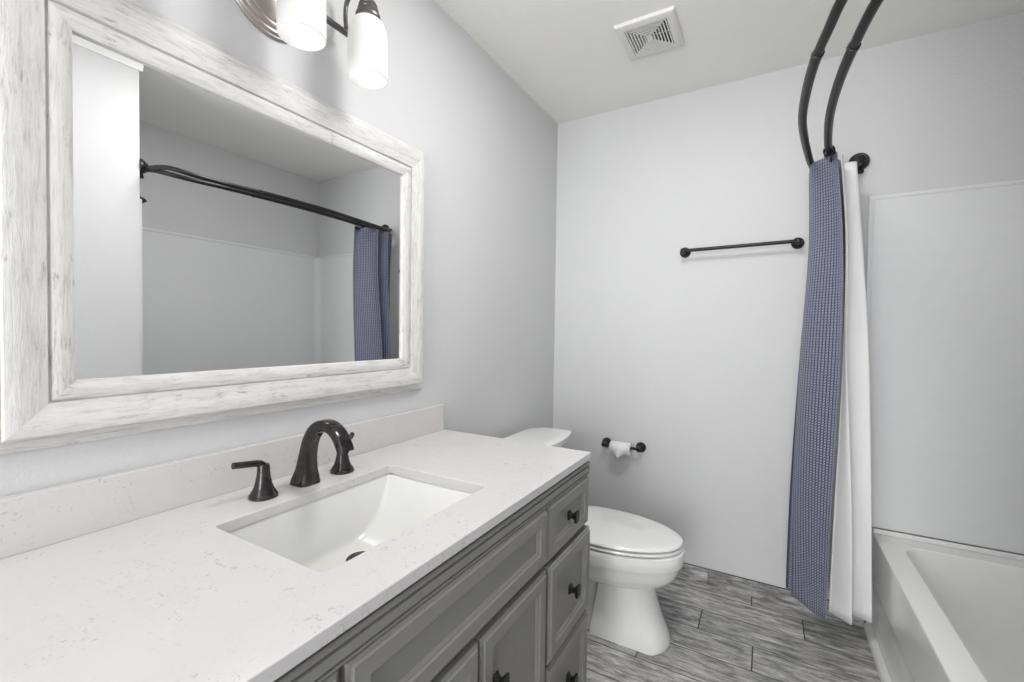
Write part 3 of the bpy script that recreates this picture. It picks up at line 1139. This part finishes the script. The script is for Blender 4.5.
far_panel(D - 0.001, -1, 'end_panel', 1.434, XR - 0.002)
far_panel(YP + 0.001, 1, 'end_panel', 1.452, XR - 0.002)
bm = bm_new()
rings = []
for ins, h in ((0, 0.001), (0, 0.010), (0.002, 0.0125), (0.005, 0.0135), (0.012, 0.0135), (0.015, 0.0125), (0.019, 0.009)):
    rings.append([(XR - h, YP + 0.012, SZ0), (XR - h, D - 0.012, SZ0), (XR - h, D - 0.012, SZ1 - ins), (XR - h, YP + 0.012, SZ1 - ins)])
loft(bm, rings)
obj('back_panel', bm, M['surround'], sur, angle=25)
# rounded corner strips where the panels meet
for yc, s in ((D - 0.009, -1), (YP + 0.009, 1)):
    bm = bm_new()
    xc = XR - 0.009
    R_ = 0.05
    sec = [(xc, yc)]
    for k in range(9):
        a = k / 8 * PI / 2
        sec.append((xc - R_ + R_ * math.sin(a), yc + s * (R_ - R_ * math.cos(a))))
    loft(bm, [[(x, y, SZ0) for x, y in sec], [(x, y, SZ1 - 0.012) for x, y in sec]])
    obj('corner_cove', bm, M['surround'], sur, angle=50)
# white caulk lip where the surround meets the tub deck
bm = bm_new()
box(bm, (1.482, D - 0.016, RIM + 0.0005), (XR - 0.012, D - 0.001, SZ0 - 0.003))
box(bm, (1.482, YP + 0.001, RIM + 0.0005), (XR - 0.012, YP + 0.016, SZ0 - 0.003))
box(bm, (XR - 0.017, YP + 0.016, RIM + 0.0005), (XR - 0.002, D - 0.016, SZ0 - 0.003))
obj('tiling_lip', bm, M['acrylic'], sur, smooth=False, bevel=0.002)

# ------------------------------------------------------------------ double curved shower rod
rod = thing('shower_rod', 'black double curved shower rod spanning the bathtub alcove', 'curtain rod', (1.3, 1.64, 1.95))
RODZ = 1.918


OUTP = [(1.392, D - 0.022), (1.340, 2.335), (1.278, 2.300), (1.236, 2.230), (1.216, 2.14), (1.201, 2.040), (1.176, 1.845), (1.160, 1.665), (1.160, 1.477),
        (1.169, 1.323), (1.184, 1.209), (1.197, 1.125), (1.222, 1.040), (1.270, 0.972), (1.345, 0.944), (1.452, 0.934)]
INNP = [(1.400, D - 0.022), (1.374, 2.300), (1.322, 2.230), (1.287, 2.14), (1.262, 2.005), (1.249, 1.910), (1.233, 1.704), (1.231, 1.499),
        (1.241, 1.314), (1.259, 1.159), (1.288, 1.075), (1.330, 1.005), (1.388, 0.955), (1.455, 0.934)]


def zat(y):
    t = min(1, abs(y - 1.64) / 0.71)
    return RODZ + 0.046 * t ** 9


for nm, pp, ysl in (('outer_rod', OUTP, 1.307), ('inner_rod', INNP, 1.316)):
    path = [Vector((p.x, p.y, zat(p.y))) for p in spline([(x, y, 0) for x, y in pp], 8)]
    bm = bm_new()
    # the far half telescopes over the near half
    rads = [0.0122 if p.y > ysl else 0.0108 for p in path]
    tube(bm, path, rads, 16)
    r = obj(nm, bm, M['black'], rod, angle=50)
    i = min(range(len(path)), key=lambda k: abs(path[k].y - ysl))
    d = (path[i + 1] - path[i - 1]).normalized()
    bm = bm_new()
    tube(bm, [path[i] - d * 0.006, path[i] - d * 0.005, path[i] + d * 0.005, path[i] + d * 0.006], [0.0124, 0.0138, 0.0138, 0.0124], 16)
    obj('sleeve_ring', bm, M['black'], r, angle=40)
for (x, y, s) in ((1.398, D, -1), (1.462, YP, 1)):
    yb = y + s * (0.0 if False else 0.0005)
    bm = bm_new()
    pr = [(0.036, 0), (0.037, 0.005), (0.0355, 0.013), (0.031, 0.021), (0.025, 0.027), (0.021, 0.033), (0.018, 0.038), (0.001, 0.040)]
    c = (x, yb, 1.972)
    lathe(bm, [(a, s * h) for a, h in pr], c, 'y', 32)
    fl = obj('flange', bm, M['black'], rod, angle=35)
    bm = bm_new()
    lathe(bm, [(0.009, -0.025), (0.013, -0.040), (0.011, -0.047), (0.001, -0.049)], (x + 0.004, yb + s * 0.012, 1.968), 'z', 16)
    obj('set_screw', bm, M['black'], fl)

# ------------------------------------------------------------------ curtains


def cloth(name, fn, nu, nv, mat, thick, label, cat):
    """fn(s, t) -> point; s along the cloth, t from top (0) to hem (1)"""
    pts = [[Vector(fn(i / nu, j / nv)) for i in range(nu + 1)] for j in range(nv + 1)]
    bm = bm_new()
    uv = bm.loops.layers.uv.new('cloth')
    # arc length along the middle row gives the cloth coordinate
    mid = pts[nv // 2]
    acc = [0.0]
    for i in range(nu):
        acc.append(acc[-1] + (mid[i + 1] - mid[i]).length)
    vs = [[bm.verts.new(p) for p in row] for row in pts]
    for j in range(nv):
        for i in range(nu):
            f = bm.faces.new((vs[j][i], vs[j][i + 1], vs[j + 1][i + 1], vs[j + 1][i]))
            for l, (a, b) in zip(f.loops, ((i, j), (i + 1, j), (i + 1, j + 1), (i, j + 1))):
                l[uv].uv = (acc[a], pts[b][a].z)
    o = obj(name, bm, mat, angle=180)
    md = o.modifiers.new('thickness', 'SOLIDIFY')
    md.thickness = thick
    md.offset = 0
    tag(o, label, cat)
    return o


def lerp(a, b, t):
    return a + (b - a) * t


def pleat(ph):
    """rounded zigzag, between -1 and 1"""
    return math.sin(ph) + 0.08 * math.sin(3 * ph)


def interp(tab, t):
    # smooth (Catmull-Rom) table look-up
    for i in range(len(tab) - 1):
        if t <= tab[i + 1][0] or i == len(tab) - 2:
            (a, va), (b, vb) = tab[i], tab[i + 1]
            v0 = tab[i - 1][1] if i else 2 * va - vb
            v3 = tab[i + 2][1] if i + 2 < len(tab) else 2 * vb - va
            k = (t - a) / (b - a)
            return 0.5 * (2 * va + (vb - v0) * k + (2 * v0 - 5 * va + 4 * vb - v3) * k * k + (3 * va - v0 - 3 * vb + v3) * k ** 3)


TT = (0, .17, .39, .58, .77, 1.0)
BLUE_R = list(zip(TT, (1.286, 1.310, 1.316, 1.312, 1.306, 1.303)))
BLUE_L = list(zip(TT, (1.204, 1.211, 1.193, 1.182, 1.177, 1.178)))
LIN_F = list(zip(TT, (1.306, 1.319, 1.336, 1.356, 1.375, 1.388)))
LIN_B = list(zip(TT, (1.366, 1.392, 1.421, 1.438, 1.452, 1.466)))
NF = 4.5


def blue(s, t):
    ph = PI / 2 + s * NF * PI
    pl = pleat(ph + 0.25 * math.sin(3 * t + 2 * s))
    # right folds stand nearer, left folds further back, so every panel hangs at a slant
    y = lerp(lerp(1.985, 2.040, t), 2.225, s) + lerp(0.075, 0.105, t) * (1 - pl) / 2
    xr = interp(BLUE_R, t) + lerp(-0.002, -0.012, t) * s
    xl = interp(BLUE_L, t) + lerp(0.012 * s, 0.022 * max(0, 1 - 2.2 * s) ** 1.0, t)
    xc, A = (xl + xr) / 2, (xr - xl) / 2
    x = xc + A * pl
    x += 0.004 * math.sin(9 * s + 5 * t) * t
    # slight waves within each panel
    x += 0.003 * math.sin(40 * s + 2.0 * t) * (0.3 + 0.7 * t)
    y += 0.007 * math.sin(33 * s + 1.5 * t)
    z = lerp(1.904 + 0.002 * s, 0.150 - 0.024 * s, t)
    return (x, y, z)


cloth('shower_curtain', blue, 110, 60, M['knit'], 0.004, 'blue waffle-knit shower curtain bunched at the end of the black rod', 'shower curtain')


def white(s, t):
    ph = -PI / 2 + s * 3.4 * PI
    pl = pleat(ph)
    y = lerp(lerp(2.000, 2.080, t), lerp(2.195, 2.205, t), s) + lerp(0.03, 0.085, t) * (1 - pl) / 2
    k = min(1, max(0, (s - 0.29) / 0.5))
    k = k * k * (3 - 2 * k)
    xr = lerp(interp(LIN_F, t), interp(LIN_B, t), k)
    xl = min(interp(BLUE_R, t) + 0.013 + lerp(0.0, 0.022, t) * min(1, s * 2), xr - 0.004)
    xr = max(xr, interp(BLUE_R, t) + 0.022)
    xl = max(xl, interp(BLUE_R, t) + 0.013)
    xc, A = (xl + xr) / 2, (xr - xl) / 2
    x = xc + A * pl + 0.002 * math.sin(23 * s + 3 * t)
    z = lerp(1.908 + 0.006 * s, 0.128 - 0.016 * s, t)
    return (x, y, z)


cloth('shower_liner', white, 100, 50, M['liner'], 0.002, 'plain white shower liner hanging between the blue curtain and the tub', 'shower liner')

# curtain rings bunched on the rods: each is a thing of its own
RY_ = [1.988, 2.006, 2.024, 2.046, 2.085, 2.130, 2.180]
labels = 'black curtain ring bunched on the rod above the blue curtain'
ring0 = None


def along(pp, y):
    path = spline([(x, yy, 0) for x, yy in pp], 8)
    i = min(range(1, len(path) - 1), key=lambda k: abs(path[k].y - y))
    d = (path[i + 1] - path[i - 1]).normalized()
    return path[i].x, path[i].y, math.atan2(d.y, d.x)


def ring_mesh(name):
    bm = bm_new()
    pts = []
    R_ = 0.0165
    for k in range(23):
        a = math.radians(-70 + k * 320 / 22)
        pts.append((0, R_ * math.cos(a), R_ * math.sin(a) - 0.0045))
    # open hook end drops to the cloth
    pts = [(0, 0.004, -0.040), (0, 0.008, -0.033)] + pts
    tube(bm, pts, 0.0022, 8)
    return obj(name, bm, M['black'], loc=(0, 0, 0))


for i, y in enumerate(RY_):
    x, yy, a = along(INNP, y)
    if ring0 is None:
        ring0 = ring_mesh('curtain_ring')
        r = ring0
    else:
        r = ring0.copy()
        COL.objects.link(r)
    r.location = (x, yy, zat(yy) + 0.0005)
    r.rotation_euler = (0, 0, a)
    tag(r, 'small black curtain ring bunched on the double rod above the curtains', 'curtain ring', 'curtain rings on the shower rod')

# ------------------------------------------------------------------ shower head on the alcove's near wall (its tip shows in the mirror)
shd = thing('shower_fixture', 'dark shower head on the alcove wall, its tip seen in the mirror', 'shower head', (1.80, YP, 1.90))
bm = bm_new()
lathe(bm, [(0.028, 0.0005), (0.028, 0.004), (0.022, 0.010), (0.012, 0.014), (0.001, 0.0145)], (1.80, YP, 1.97), 'y', 24)
obj('wall_flange', bm, M['black'], shd)
bm = bm_new()
tube(bm, spline([(1.80, YP + 0.005, 1.97), (1.80, YP + 0.05, 1.968), (1.80, YP + 0.09, 1.945), (1.80, YP + 0.112, 1.918)], 6), 0.0095, 14)
obj('shower_arm', bm, M['black'], shd)
bm = bm_new()
c0, ax = Vector((1.80, YP + 0.108, 1.922)), Vector((0, 0.55, -0.83)).normalized()
pts, rad = [], []
for h, r in ((0, .011), (.012, .014), (.022, .018), (.034, .028), (.048, .031), (.052, .029)):
    pts.append(c0 + ax * h)
    rad.append(r)
tube(bm, pts, rad, 24)
obj('spray_head', bm, M['black'], shd, angle=40)
